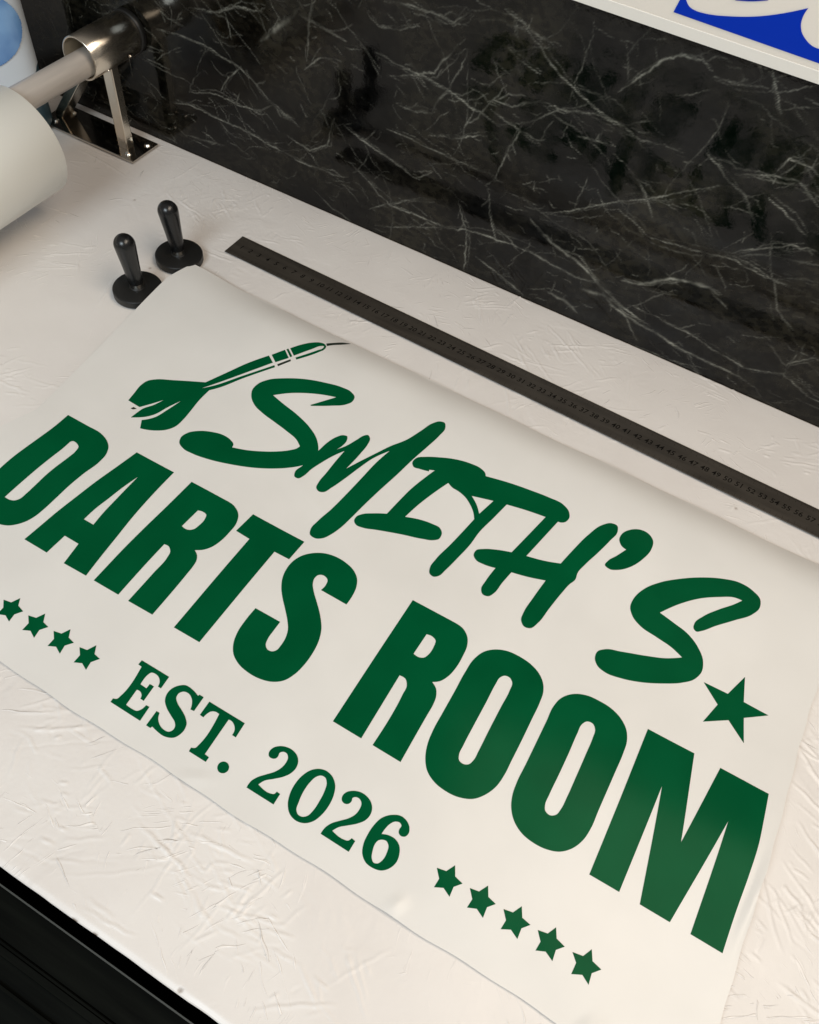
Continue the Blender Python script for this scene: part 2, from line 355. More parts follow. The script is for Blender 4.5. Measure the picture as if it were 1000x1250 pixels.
# ------------------------------------------------------------------ workbench: white painted strand board
BX0, BX1, BY0, BY1 = -0.82, 0.30, -0.005, 0.6086
def strand_height():
    st = 0.001
    xf = np.arange(BX0, BX1+st/2, st); yf = np.arange(BY0, BY1+st/2, st)
    H = np.zeros((len(yf), len(xf))); lr = np.random.default_rng(3)
    rough = np.clip(0.5+0.55*smooth_noise(H.shape, 60, 8), 0, 1)**1.5      # where the paint did not level the strands
    def frame(cx, cy, a, hl, hw):
        c, s = math.cos(a), math.sin(a); rx = abs(c)*hl+abs(s)*hw+0.004; ry = abs(s)*hl+abs(c)*hw+0.004
        i0, i1 = np.searchsorted(xf, [cx-rx, cx+rx]); j0, j1 = np.searchsorted(yf, [cy-ry, cy+ry])
        if i1-i0 < 2 or j1-j0 < 2: return None
        gx, gy = np.meshgrid(xf[i0:i1]-cx, yf[j0:j1]-cy)
        return slice(j0, j1), slice(i0, i1), gx*c+gy*s, -gx*s+gy*c
    for _ in range(1500):                                                 # strands lying over each other
        hl, hw = lr.uniform(0.015, 0.055), lr.uniform(0.004, 0.014)
        fr = frame(lr.uniform(BX0, BX1), lr.uniform(BY0, BY1), lr.uniform(0, math.pi), hl, hw)
        if fr is None: continue
        sj, si, u, v = fr
        ins = (np.abs(u) < hl*(1-0.12*np.sin(v*900))) & (np.abs(v) < hw*(1+0.15*np.sin(u*160+lr.uniform(0, 6))))
        lev = lr.uniform(-0.00020, 0.00020)+lr.normal(0, 0.004)*v
        H[sj, si] = np.where(ins, 0.45*H[sj, si]+lev, H[sj, si])
    H = gauss(H, 0.75); soft = gauss(H, 5.0); H = 0.6*soft+(H-soft)*(0.10+1.0*rough)
    R = np.zeros_like(H)
    cents = [(lr.uniform(BX0, BX1), lr.uniform(BY0, BY1), lr.uniform(0, math.pi)) for _ in range(105)]
    for px, py, an in ((585,290,.5),(520,270,.25),(950,440,2.4),(985,560,.3),(700,470,.7),(955,905,-.45),(970,950,-.5),(985,1010,-.5),
                       (30,715,1.2),(70,870,.8),(190,990,1.4),(230,1060,-.3),(300,1090,1.5),(960,1190,-.4),(985,1110,-.6),(200,1090,.3),(40,985,.2)):
        q = on_z(px, py); cents.append((q[0], q[1], an, 1))
    for cx, cy, a0, *strong in cents:                                              # split fibres and paint wrinkles
        sp = lr.uniform(0.008, 0.026)
        for _ in range(int(lr.integers(6, 24)*(1.3 if strong else 1))):
            a = a0+lr.normal(0, 0.22)+(math.pi/2 if lr.random() < 0.14 else 0)
            hl = min(0.036, lr.exponential(0.0075)+0.0016)
            x, y = cx+lr.normal(0, sp*1.5), cy+lr.normal(0, sp)
            fr = frame(x, y, a, hl, 0.003)
            if fr is None: continue
            sj, si, u, v = fr
            cv = v-lr.normal(0, 2)*u*u-0.0003*np.sin(u*lr.uniform(200, 600))
            wd = lr.uniform(0.0005, 0.0009); env = np.clip(1-(u/hl)**2, 0, 1)**0.7
            amp = lr.uniform(0.00018, 0.00075)*(1.15 if strong else 1)*(1 if lr.random() < 0.9 else -0.5)
            R[sj, si] += amp*env*(np.exp(-(cv/wd)**2)-0.25*np.exp(-((cv-1.9*wd)/wd)**2))
    H = H+np.clip(R, -0.0011, 0.0013)
    H += 0.00008*smooth_noise(H.shape, 45, 21)+0.00004*lr.standard_normal(H.shape)*rough
    return xf, yf, H
def build_bench():
    xf, yf, H = strand_height()
    H = np.clip(H-np.median(H)-0.0008, -0.003, 0.0007)
    lr = np.random.default_rng(9)
    # rounded, slightly chipped front edge
    yy = yf[:, None]-BY0; xr = np.linspace(0, 1, len(xf))
    chip = np.clip(smooth_noise(H.shape, 3, 31)-1.9, 0, 1)
    edge = np.exp(-(yy/0.006)**2)
    H = H-0.0012*np.exp(-(yy/0.0022)**2)-0.0016*chip*edge
    W = np.clip(chip*edge*2.2, 0, 1)
    specks = (lr.random(H.shape) > 0.99998).astype(float); W = np.clip(W+np.clip(gauss(specks, 0.8)*3, 0, .8), 0, 1)
    X, Y = np.meshgrid(xf, yf)
    Y = Y+0.00010*np.clip(smooth_noise(H.shape, 8, 77), -1, 2.5)*np.exp(-(yy/0.003)**2)
    # outer columns / skirts
    def pad(a, l, r, rows): 
        a = np.concatenate([l, a, r], 1); return np.concatenate([rows[0](a), a, rows[1](a)], 0)
    n = len(yf); one = np.ones((n, 1))
    X = np.concatenate([one*-1.5, X, one*1.0], 1); Y = np.concatenate([Y[:, :1], Y, Y[:, -1:]], 1)
    H = np.concatenate([H[:, :1], H, H[:, -1:]], 1); W = np.concatenate([one*0, W, one*0], 1)
    X = np.concatenate([X[:1], X, X[-1:]], 0); Y = np.concatenate([Y[:1]+0.0004, Y, Y[-1:]], 0)
    H = np.concatenate([H[:1]*0-0.018, H, H[-1:]*0-0.018], 0); W = np.concatenate([W[:1]*0+0.3, W, W[-1:]*0], 0)
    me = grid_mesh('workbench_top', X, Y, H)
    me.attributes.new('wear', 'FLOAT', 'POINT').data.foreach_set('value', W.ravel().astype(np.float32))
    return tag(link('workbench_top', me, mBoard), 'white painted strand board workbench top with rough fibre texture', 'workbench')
build_bench()

# ------------------------------------------------------------------ the sheet of backing paper
SX0, SX1, SY0, SY1 = -0.4400, 0.1725, 0.0850, 0.4615
CREASES = [(-0.0100, 0.090, 1.1, 0.007, 0.006, 0.0010), (0.112, 0.090, 1.0, 0.009, 0.008, 0.0012), (0.1715, 0.205, 1.5, 0.03, 0.005, 0.0016),
           (-0.150, 0.090, 0.5, 0.012, 0.006, 0.0009), (-0.20, 0.30, -0.4, 0.05, 0.012, 0.0004)]
def paper_z(x, y):
    z = 0.0016
    z += 0.0042*np.exp(-((x+0.445)/0.05)**2)*(0.35+0.65*np.clip((y-0.15)/0.25, 0, 1))
    z += 0.0040*np.exp(-((x-0.178)/0.030)**2)*(0.4+0.6*np.exp(-((y-0.25)/0.09)**2))
    s = np.clip((SY1-y)/0.034, 0, 1); z += 0.0090*(0.30+0.70*np.clip((x+0.44)/0.10, 0, 1))*(2*s-s*s)*np.exp(-(np.clip((SY1-0.034-y), 0, 9)/0.075)**2)
    z += 0.0022*np.exp(-((y-0.215)/0.045)**2)*(0.4+0.6*np.exp(-((x+0.40)/0.12)**2)+0.6*np.exp(-((x-0.15)/0.1)**2))
    z += 0.0005*(np.sin(x*23+1)*np.sin(y*19+0.4)+1)+0.00025*(np.sin(x*61+y*20)+1)
    b = np.exp(-((y-SY0)/0.022)**2); z += b*(0.0003*(np.sin(x*70)+1)+0.0002*(np.sin(x*143+2)+1))
    k = np.clip((y-SY0)/0.04, 0, 1); z = 0.0011+(z-0.0011)*(0.12+0.88*k*k*(3-2*k))
    for cx, cy, an, ln, wd, h in CREASES:
        c, sn = math.cos(an), math.sin(an); uu = (x-cx)*c+(y-cy)*sn; vv = -(x-cx)*sn+(y-cy)*c
        z = z+h*np.clip(1-np.abs(vv)/wd, 0, 1)*np.exp(-(uu/ln)**2)
    d = np.hypot((x+0.010)*1.0, (y-0.090)*1.2); z += 0.0006*np.exp(-(d/0.012)**2)      # little lifted crease at the lower edge
    d = np.hypot((x-0.115), (y-0.083)*0.8); z += 0.0008*np.exp(-(d/0.02)**2)
    return z
sheet = empty('vinyl_sheet', (-0.134, 0.273, 0.0))
tag(sheet, 'white backing paper sheet carrying green cut vinyl letters and stars', 'vinyl sheet')
def build_paper():
    nu, nv = 420, 270
    u = np.linspace(0, 1, nu); v = np.linspace(0, 1, nv); U, V = np.meshgrid(u, v)
    top = SY1+0.0008*np.sin(u*19)*0.6+0.0005*np.sin(u*47+1); bot = SY0+0.0005*np.sin(u*33)+0.0003*np.sin(u*91+.5)
    left = SX0+0.0045*np.interp(v, [0, .2, .36, .45, .6, .8, .92, 1], [0.6, .6, 0.3, 2.6, 1.5, .2, -.6, 0.4])/1.0-0.004
    right = SX1+0.0004*np.sin(v*17)+0.0003*np.sin(v*71+1)
    X = (1-U)*left[:, None]+U*right[:, None]; Y = (1-V)*bot[None, :]+V*top[None, :]
    Z = paper_z(X, Y)
    me = grid_mesh('backing_paper', X, Y, Z)
    bm = bmesh.new(); bm.from_mesh(me)
    bm.from_mesh(grid_mesh('under', X[::3, ::3], Y[::3, ::3], Z[::3, ::3]-0.0002, True))
    rim = [(i, 0) for i in range(nv)]+[(nv-1, j) for j in range(1, nu)]+[(i, nu-1) for i in range(nv-2, -1, -1)]+[(0, j) for j in range(nu-2, 0, -1)]
    a = [bm.verts.new((X[p], Y[p], Z[p])) for p in rim]; b = [bm.verts.new((X[p], Y[p], Z[p]-0.0002)) for p in rim]
    for k in range(len(rim)):
        q = (k+1) % len(rim); bm.faces.new((a[k], a[q], b[q], b[k]))
    bm.to_mesh(me); bm.free()
    link('backing_paper', me, mPaper, sheet)
build_paper()

# ------------------------------------------------------------------ cut vinyl pieces, traced from the photograph onto the sheet
def parse(reg, txt):
    """points 'x,y' are corners, 'x,y*' smooth; 'R=x0,y0,s' switches zoom region"""
    out = []
    for p in txt.split():
        if p.startswith('R='):
            reg = tuple(map(float, p[2:].split(','))); continue
        sm = p.endswith('*'); a, b = map(float, p.rstrip('*').split(','))
        out.append((reg[0]+a/reg[2], reg[1]+b/reg[2], sm))
    return out
def spline(pts):
    n = len(pts); res = []
    for i in range(n):
        p0, p1, p2, p3 = pts[i-1], pts[i], pts[(i+1) % n], pts[(i+2) % n]
        res.append((p1[0], p1[1]))
        if not (p1[2] or p2[2]): continue
        d = math.hypot(p2[0]-p1[0], p2[1]-p1[1]); k = max(2, int(d/1.6))
        def tang(a, b, c, own):
            if not own: return None
            d1 = math.hypot(b[0]-a[0], b[1]-a[1])+1e-6; d2 = math.hypot(c[0]-b[0], c[1]-b[1])+1e-6
            w1, w2 = d2/(d1+d2), d1/(d1+d2)
            return ((b[0]-a[0])/d1*w1+(c[0]-b[0])/d2*w2, (b[1]-a[1])/d1*w1+(c[1]-b[1])/d2*w2)
        t1 = tang(p0, p1, p2, p1[2]); t2 = tang(p1, p2, p3, p2[2])
        ch = ((p2[0]-p1[0])/d, (p2[1]-p1[1])/d)
        if t1 is None: t1 = (1.5*ch[0]-0.5*t2[0], 1.5*ch[1]-0.5*t2[1])
        if t2 is None: t2 = (1.5*ch[0]-0.5*t1[0], 1.5*ch[1]-0.5*t1[1])
        for j in range(1, k):
            s = j/k; h00 = 2*s**3-3*s**2+1; h10 = s**3-2*s**2+s; h01 = -2*s**3+3*s**2; h11 = s**3-s**2
            res.append((h00*p1[0]+h10*d*t1[0]+h01*p2[0]+h11*d*t2[0], h00*p1[1]+h10*d*t1[1]+h01*p2[1]+h11*d*t2[1]))
    return res
def to_sheet(px, py):
    z = 0.004
    for _ in range(9):
        q = on_z(px, py, z); z = float(paper_z(q[0], q[1]))
    return q[0], q[1]
def inside(x, y, poly):
    r = False; j = len(poly)-1
    for i in range(len(poly)):
        (xi, yi), (xj, yj) = poly[i], poly[j]
        if (yi > y) != (yj > y) and x < (xj-xi)*(y-yi)/(yj-yi)+xi: r = not r
        j = i
    return r
def subdivide(loop, mx):
    out = []
    for a, b in zip(loop, loop[1:]+loop[:1]):
        n = max(1, int(math.hypot(b[0]-a[0], b[1]-a[1])/mx)); out += [(a[0]+(b[0]-a[0])*k/n, a[1]+(b[1]-a[1])*k/n) for k in range(n)]
    return out
def flat_piece(name, loops, zfun, m, parent, lift=0.0003, skirt=0.00025, step=0.0055, curved=True):
    """loops of (x,y); first is the outline, the rest holes; follows zfun; has cut edges"""
    loops = [subdivide(l, step) for l in loops]
    pts, edges = [], []
    for l in loops:
        b = len(pts); pts += l; edges += [(b+i, b+(i+1) % len(l)) for i in range(len(l))]
    xs = [p[0] for p in loops[0]]; ys = [p[1] for p in loops[0]]
    nb = len(pts)
    gx = np.arange(min(xs)+step/2, max(xs), step); gy = np.arange(min(ys)+step/2, max(ys), step)
    bp = np.array(pts)
    for x in gx:
        for y in gy:
            if inside(x, y, loops[0]) and not any(inside(x, y, h) for h in loops[1:]) and np.min((bp[:, 0]-x)**2+(bp[:, 1]-y)**2) > (step*0.3)**2: pts.append((x, y))
    co, ed, fa, *_ = geometry.delaunay_2d_cdt([Vector(p) for p in pts], edges, [], 0, 1e-7)
    keep = []
    for f in fa:
        c = (co[f[0]]+co[f[1]]+co[f[2]])/3
        if inside(c.x, c.y, loops[0]) and not any(inside(c.x, c.y, h) for h in loops[1:]): keep.append(tuple(f))
    V = [(c.x, c.y, float(zfun(c.x, c.y))+lift) for c in co]; F = []
    for f in keep:
        a, b, c = (V[i] for i in f)
        F.append(f if (b[0]-a[0])*(c[1]-a[1])-(b[1]-a[1])*(c[0]-a[0]) > 0 else f[::-1])
    cnt = {}
    for f in F:
        for a, b in zip(f, f[1:]+f[:1]): cnt[(a, b)] = 1
    low = {}
    for (a, b) in [e for e in cnt if (e[1], e[0]) not in cnt]:
        for i in (a, b):
            if i not in low: low[i] = len(V); V.append(V[i]); V.append((V[i][0], V[i][1], V[i][2]-skirt))
        F.append((low[b], low[a], low[a]+1, low[b]+1))
    if not curved: return link(name, mesh(name, V, F), m, parent)
    me = mesh(name, V, F, True); e = 0.0008; N = []
    for i, v in enumerate(V):
        if i < len(co):
            gx_ = float(zfun(v[0]+e, v[1])-zfun(v[0]-e, v[1]))/(2*e); gy_ = float(zfun(v[0], v[1]+e)-zfun(v[0], v[1]-e))/(2*e)
            N.append(Vector((-gx_, -gy_, 1)).normalized())
        else: N.append(Vector(me.vertices[i].normal))
    me.normals_split_custom_set_from_vertices(N)
    return link(name, me, m, parent)
def piece(name, label, reg, outer, holes=(), m=None, lift=0.0003):
    L = [[to_sheet(*p) for p in spline(parse(reg, t))] for t in (outer,)+tuple(holes)]
    o = flat_piece(name, L, paper_z, m or mVinyl, sheet, lift)
    if label: o['label'] = label
    return o

piece('letter', 'bold green letter D', (0,490,6.25),
 '520,105 690,199 780,255* 818,305* 828,345* 812,400* 760,460* 640,550* 520,650* 430,735* 340,818* 270,875* 200,915* 130,938* 70,947* 0,938* -70,912 -265,793 -130,645* 0,512* 100,425* 200,350* 300,278* 400,205*',
 ['535,309 555,303* 590,325* 600,345* 580,378* 520,430* 440,490* 360,555* 270,640* 200,705* 150,745* 105,757* 65,748* 36,730 120,655* 200,585* 300,500* 400,420* 480,358*'])
piece('letter', 'bold green letter A', (20,540,5),
 '735,62 962,184 840,310* 700,468* 620,568* 520,692* 425,814 290,738 380,620 296,570 185,673 50,592 150,508* 240,432* 370,330* 480,245* 620,145*',
 ['746,208 680,275* 600,358* 530,432* 470,504 412,470 480,407* 560,345* 650,275*'])
RTXT = '670,42 880,155 930,190* 955,240* 945,290* 900,350* 850,400* 790,440* 740,456* 688,458 703,490* 700,520* 680,555* 640,605* 430,852 283,768 440,595* 520,505* 540,465* 530,435* 503,422 400,532* 222,730 73,643 160,550* 250,455* 370,335* 520,190*'
piece('letter', 'bold green letter R in the first word', (100,580,5), RTXT, ['708,216 735,222* 760,243* 750,270* 715,308* 685,330* 655,335* 630,328* 610,312'])
piece('letter', 'bold green letter T', (200,610,5), '545,90 858,258 765,364 676,318 217,870 62,780 523,240 442,190')
piece('letter', 'bold green letter S', (260,650,5),
 '815,440 850,390* 875,335* 880,285* 860,235* 810,185* 740,145* 670,127* 610,127* 545,142* 490,175* 445,230* 422,290* 418,340* 425,400* 440,465* 455,540* 458,590* 445,640* 415,690* 390,718* 360,727* 332,715* 322,688* 335,650* 370,600* 410,547 260,463 200,535* 150,610* 125,680* 125,740* 155,800* 215,855* 290,895* 365,912* 430,905* 500,865* 560,805* 610,735* 645,665* 662,590* 655,510* 635,430* 615,360* 610,310* 620,280* 645,260* 680,265* 700,290* 690,320* 660,352')
piece('letter', 'bold green letter R in the second word', (390,720,4.5455),
 '518,58 755,185 800,220* 822,270* 820,310* 795,370* 760,430* 715,480* 670,507* 625,512 647,550* 648,590* 630,640* 600,692* 450,956 295,862 460,585* 485,530* 478,495* 445,475 232,825 75,730',
 ['595,247 625,258* 645,282* 635,315* 605,360* 580,377* 555,376* 522,356'])
piece('letter', 'first bold green letter O', (490,780,4.762),
 '550,62* 610,70* 690,105* 760,155* 805,210* 825,265* 825,310* 805,370* 760,465* 700,590* 640,710* 600,790* 550,860* 490,905* 420,930* 340,922* 250,880* 190,830* 150,765* 140,690* 150,620* 185,530* 240,430* 310,305* 370,195* 420,120* 480,75*',
 ['600,214* 630,225* 645,255* 630,300* 580,395* 510,530* 450,650* 420,705* 390,730* 360,728* 335,705* 335,675* 360,620* 420,505* 490,375* 550,260* 570,228*'])
piece('letter', 'second bold green letter O', (600,830,4.762),
 '490,82* 550,90* 630,125* 700,170* 755,230* 785,295* 787,360* 765,430* 720,535* 670,650* 620,765* 580,860* 530,935* 470,980* 400,999* 320,985* 240,945* 175,890* 130,815* 115,740* 122,670* 150,590* 200,490* 260,365* 320,240* 360,155* 400,110* 440,90*',
 ['555,242* 590,255* 603,290* 590,335* 550,430* 500,545* 440,680* 405,750* 375,785* 340,788* 312,760* 312,725* 335,670* 390,555* 450,425* 500,310* 525,260*'])
piece('letter', 'bold green letter M', (700,870,3.846),
 '350,77 568,192 505,610 690,260 917,382 895,500* 870,620* 825,762* 765,930* 700,1130 550,1040 728,508 453,984 312,900 417,342 215,842 75,760')
# the dart
piece('dart', 'green dart shape with flights and slim barrel', (140,400,6.25),
 '105,555 150,500* 200,440* 250,407* 310,396* 450,402* 690,418 R=240,400,5.263 58,352 200,287* 330,228* 465,180 490,225 300,295* 120,360* R=140,400,6.25 655,465 R=240,400,5.263 100,376* 300,309* 500,242 504,254 300,325* 130,390* 82,402 R=140,400,6.25 640,560* 580,635* 520,705* 470,750* 400,778* 320,785* 240,778* 195,768 207,706 280,693* 310,683* 400,630* 512,556 400,610* 310,660* 270,673* 125,685 170,650* 210,622* 300,590* 380,550 290,578* 190,606')
D3 = (240,400,5.263)
piece('dart_flight_tip', None, (140,400,6.25), '123,617 145,606 168,620 140,624', m=mInk)
piece('dart_barrel', None, D3, '483,175 568,143 592,195 507,222')
piece('dart_band', None, D3, '578,140 590,136 615,184 602,190')
piece('dart_nose', None, D3, '602,133 680,108* 740,97* 795,97* 822,106* 833,122* 822,140* 790,155* 641,205 636,193 780,145* 812,133* 820,120* 800,118* 740,138* 625,180')
piece('dart_outline', None, D3, '519,236 603,204 606,215 523,248', m=mInk)
piece('dart_needle', None, D3, '834,103 880,99* 940,97* 990,104 940,109* 880,112* 838,118', m=mInk)
# script word
piece('letter', 'green brush script letter S opening the name', (200,450,4),
 '716,178 760,165* 843,140 780,128* 700,120* 610,120* 533,130 580,170* 650,225* 710,285* 745,340* 755,395* 748,430* 725,455* 675,473* 600,485* 520,488* 430,483* 330,468* 220,443* 140,415* 95,390* 76,362* 85,335* 115,315* 170,305* 235,310* 290,325* 325,348* 340,372* 333,385 400,398* 480,405* 560,405* 620,398* 650,390* 665,380 650,350* 600,305* 540,260* 480,215* 445,180* 428,140* 432,105* 460,75* 510,55* 590,48* 690,52* 790,70* 870,92* 915,115* 932,140* 922,160* 890,175* 820,181* 720,182')
piece('letter', 'green brush script letter M', (350,500,4.762),
 '65,400* 45,388* 48,365* 95,325* 140,280* 185,240* 240,190* 290,160* 330,150* 353,158* 350,180* 325,210* 282,236 350,210* 410,175* 450,152* 475,150* 485,170* 470,205* 430,255* 345,345 430,300* 520,255* 600,215* 700,175* 780,125* 850,80* 890,70* 920,80* 922,110* 890,150* 820,215* 740,285* 640,380* 540,470* 440,565* 380,625* 310,690* 260,725* 210,748* 165,748* 135,725* 140,695* 180,650* 260,580* 350,490* 440,395* 520,310* 600,240 500,285* 420,340* 340,400* 260,455* 215,480* 185,475* 172,455* 185,425* 230,370* 290,295* 338,240 270,270* 200,310* 140,350* 100,385*', lift=0.00036)
piece('letter', 'green brush script letters I, T and H cut as one joined piece', (420,540,5),
 '440,98* 500,90* 580,93* 680,105* 770,130* 840,165* 862,190* 865,208 R=560,570,4 250,80* 350,115* 440,150* 510,185* 538,220* 540,250* 520,270* 500,272* 485,268 330,436 420,460* 498,473 560,405* 630,335* 700,285* 745,276* 775,290* 775,320* 740,360* 680,420* 620,475* 580,520* 570,550* 540,575* 500,620* 440,695* 390,760* 350,788* 320,780* 305,750* 320,705* 360,645* 425,555 340,538* 258,515 210,570* 175,615* 145,632* 115,620* 110,595* 130,560* 180,494 120,475* 85,455* 73,430* 85,408* 120,402* 180,405* 258,418 425,245 330,212* 235,184 170,250* R=420,540,5 825,550* 770,625* 700,700* 620,780* 580,815* 545,820* 522,800* 525,765* 560,715* 650,625* 795,470 790,430* 770,380* 740,335* 700,300* 660,275* 637,248 540,315* 450,385* 372,456 470,475* 540,500* 585,525* 597,555* 580,590* 545,598* 480,590* 350,562* 200,535* 110,520* 75,505* 62,480* 75,455* 110,440* 180,435* 262,437 330,365* 410,285* 490,220* 555,172 520,168 518,178 460,162* 425,150* 417,125*',
 ['778,327 913,358 825,438 810,385*'], lift=0.00042)
piece('apostrophe', None, (560,570,4), '785,350* 800,325* 840,307* 890,308* 930,330* 950,365* 940,405* 900,450* 840,488* 780,503* 735,498* 714,478* 730,458* 770,435* 818,404 795,385*')
piece('letter', 'green brush script letter S closing the name', (710,690,4.1667),
 '585,338* 570,322* 575,295* 620,260* 700,225* 780,198* 818,180 780,165* 700,162* 600,170* 500,197* 398,242 470,295* 540,350* 590,415* 618,490* 610,545* 575,580* 510,598* 420,602* 300,595* 200,575* 120,545* 80,510* 68,470* 80,440* 120,428* 200,440* 330,462* 430,474* 512,470 460,420* 380,365* 300,310* 260,260* 248,210* 265,170* 320,120* 400,88* 500,70* 610,63* 720,70* 800,88* 870,130* 910,180* 905,220* 870,250* 780,280* 680,310* 610,335*')
piece('star', 'large green star above the letter M', (850,820,10), '93,130 385,272 595,65 580,372 880,535 580,565 580,872 395,592 82,610 262,402')
# EST. 2026
piece('letter', 'green serif letter E', (130,800,10),
 '432,62 765,265 665,405 630,382 650,330* 640,270* 600,228* 545,212* 510,235* 415,355 488,405 530,352 580,382 455,557 415,530 430,490* 415,445* 372,420 240,605 310,655* 370,680* 420,665* 485,610 525,632 410,800 50,570 80,528 130,532* 172,498* 430,140 390,112')
piece('letter', 'green serif letter S', (130,800,10),
 '612,682 648,705 632,770* 650,850* 700,910* 755,935* 810,915* 838,870* 835,820* 790,740* 735,640* 715,550* 740,470* 810,400* 890,370* R=210,840,9.0909 150,-30* 230,20* 290,88 305,75 352,103 245,255 205,238 220,190* 220,120* 190,65* 130,40* 75,60* 48,105* 60,165* 110,250* 150,330* 162,400* 140,460* 90,515* 20,551* R=130,800,10 760,1005* 690,982* 620,930* 560,870 535,888 485,855')
piece('letter', 'green serif letter T', (210,840,9.0909),
 '415,152 808,392 708,548 668,522 695,470* 690,410* 660,365* 630,350 365,735 410,770 375,820 188,702 212,662 260,665* 297,632* 525,290 480,262* 430,262* 390,285* 348,325 310,298')
piece('full_stop', None, (210,840,9.0909), '568,816* 615,833* 634,872* 618,922* 570,946* 522,932* 503,890* 520,840*')
piece('numeral', 'first green figure 2', (290,900,7.692),
 '85,472 130,410* 190,375* 270,350* 350,325* 410,290* 455,240* 475,190* 465,155* 430,137* 395,148* 382,180* 360,200* 325,200* 295,178* 297,140* 330,103* 390,85* 455,92* 520,125* 560,175* 570,230* 550,290* 500,340* 430,372* 340,392* 250,410* 195,445 310,530* 340,535* 370,512 400,535 338,632')
piece('numeral', 'green figure 0', (290,900,7.692),
 '760,298* 830,315* 890,370* 917,450* 905,540* 860,640* 790,730* 710,790* 630,808* 550,785* 490,720* 473,640* 490,540* 540,440* 610,360* 690,310*',
 ['785,360* 825,380* 838,425* 820,500* 770,600* 710,690* 655,740* 605,748* 565,725* 553,685* 575,610* 620,510* 680,425* 740,372*'])
piece('numeral', 'second green figure 2', (380,950,7.692),
 '88,522 135,460* 190,425* 270,400* 350,378* 410,345* 455,290* 472,235* 455,195* 420,178* 390,185* 378,220* 350,242* 315,240* 288,210* 292,170* 325,135* 390,120* 450,128* 515,165* 560,225* 572,280* 555,345* 510,395* 440,425* 340,445* 255,462* 197,495 300,575* 345,588* 380,565 413,592 352,692')
piece('numeral', 'green figure 6', (380,950,7.692),
 '770,345* 840,355* 895,400* 922,465* 912,525* 880,550* 845,545* 822,515* 830,475* 848,450* 835,420* 790,408* 740,430* 695,475* 660,525 720,535* 785,570* 825,630* 828,710* 800,790* 740,845* 660,868* 580,845* 510,790* 480,710* 490,620* 530,530* 590,440* 660,375*',
 ['665,578* 705,590* 725,630* 710,700* 670,770* 620,803* 585,795* 568,755* 575,690* 605,610* 630,585*'])
for reg, t in (((0,720,7.692), '35,95 105,120 190,80 172,150 217,203 135,232 85,298 52,240 -25,228 32,168'),
               ((0,720,7.692), '267,242 340,265 425,225 407,305 453,350 370,378 320,452 287,385 210,378 270,315'),
               ((0,720,7.692), '505,388 577,413 662,372 645,450 693,498 608,525 562,600 527,535 448,528 508,462'),
               ((0,720,7.692), '748,540 818,567 905,522 888,605 937,650 853,680 808,752 772,690 693,682 752,615'),
               ((520,1045,8.333), '112,122 207,155 297,95 298,210 372,282 282,315 240,415 180,325 82,318 135,232'),
               ((520,1045,8.333), '448,328 540,362 632,302 635,418 710,490 622,522 580,630 518,538 418,525 472,440'),
               ((520,1045,8.333), '790,542 885,575 975,512 980,630 1063,702 972,737 930,845 865,750 760,745 815,655'),
               ((630,1110,8.333), '222,213 322,248 407,185 413,300 495,382 405,415 370,528 302,432 198,420 250,330'),
               ((630,1110,8.333), '575,437 682,477 770,408 778,530 867,615 770,652 738,768 675,668 562,660 612,545')):
    piece('star', None, reg, t)

# ------------------------------------------------------------------ ruler
TH = -0.01759
rul = empty('steel_ruler', (-0.43530, 0.5129, 0.0))
tag(rul, 'long dark steel ruler with centimetre numbers lying along the marble wall', 'ruler')
def rul_pt(t, v, z): return (-0.43509+t*math.cos(TH)-v*math.sin(TH), 0.51207+t*math.sin(TH)+v*math.cos(TH), z)
def ruler():
    b = box('blade', (0.0006, -0.0133, 0.0004), (0.62, 0.0146, 0.0012), mRuler, None, 0.0002)
    me = b.data; T = Matrix.Translation((-0.43509, 0.51207, 0)) @ Matrix.Rotation(TH, 4, 'Z')
    me.transform(T); me.transform(Matrix.Translation(-Vector(rul.location))); b.parent = rul
    V, F = [], []
    def tick(t, v0, v1, wd):
        k = len(V); V.extend([rul_pt(t-wd/2, v0, 0.00128), rul_pt(t+wd/2, v0, 0.00128), rul_pt(t+wd/2, v1, 0.00128), rul_pt(t-wd/2, v1, 0.00128)]); F.append((k, k+1, k+2, k+3))
    for i in range(5, 615):
        l = 0.0052 if i % 10 == 0 else 0.0040 if i % 5 == 0 else 0.0026
        tick(i*0.001, 0.0143-l, 0.0143, 0.00016)
        if i % 5 == 0: tick(i*0.001, -0.0131, -0.0131+l*0.8, 0.00016)
    link('tick_marks', mesh('tick_marks', V, F), mMark, rul)['kind'] = 'stuff'
    for n in range(1, 60):
        cu = bpy.data.curves.new('numeral', 'FONT'); cu.body = str(n); cu.size = 0.0074; cu.align_x = 'CENTER'; cu.align_y = 'CENTER'; cu.offset = 0.00008
        cu.shear = 0.15; cu.resolution_u = 2
        tmp = bpy.data.objects.new('tmp', cu); COL.objects.link(tmp)
        me = bpy.data.meshes.new_from_object(tmp.evaluated_get(bpy.context.evaluated_depsgraph_get()))
        bpy.data.objects.remove(tmp); bpy.data.curves.remove(cu); me.materials.clear(); me.name = 'numeral'
        me.transform(Matrix.Translation(rul_pt(n*0.01, 0.0006, 0.00130)) @ Matrix.Rotation(TH, 4, 'Z'))
        link('numeral', me, mMark, rul)
ruler()

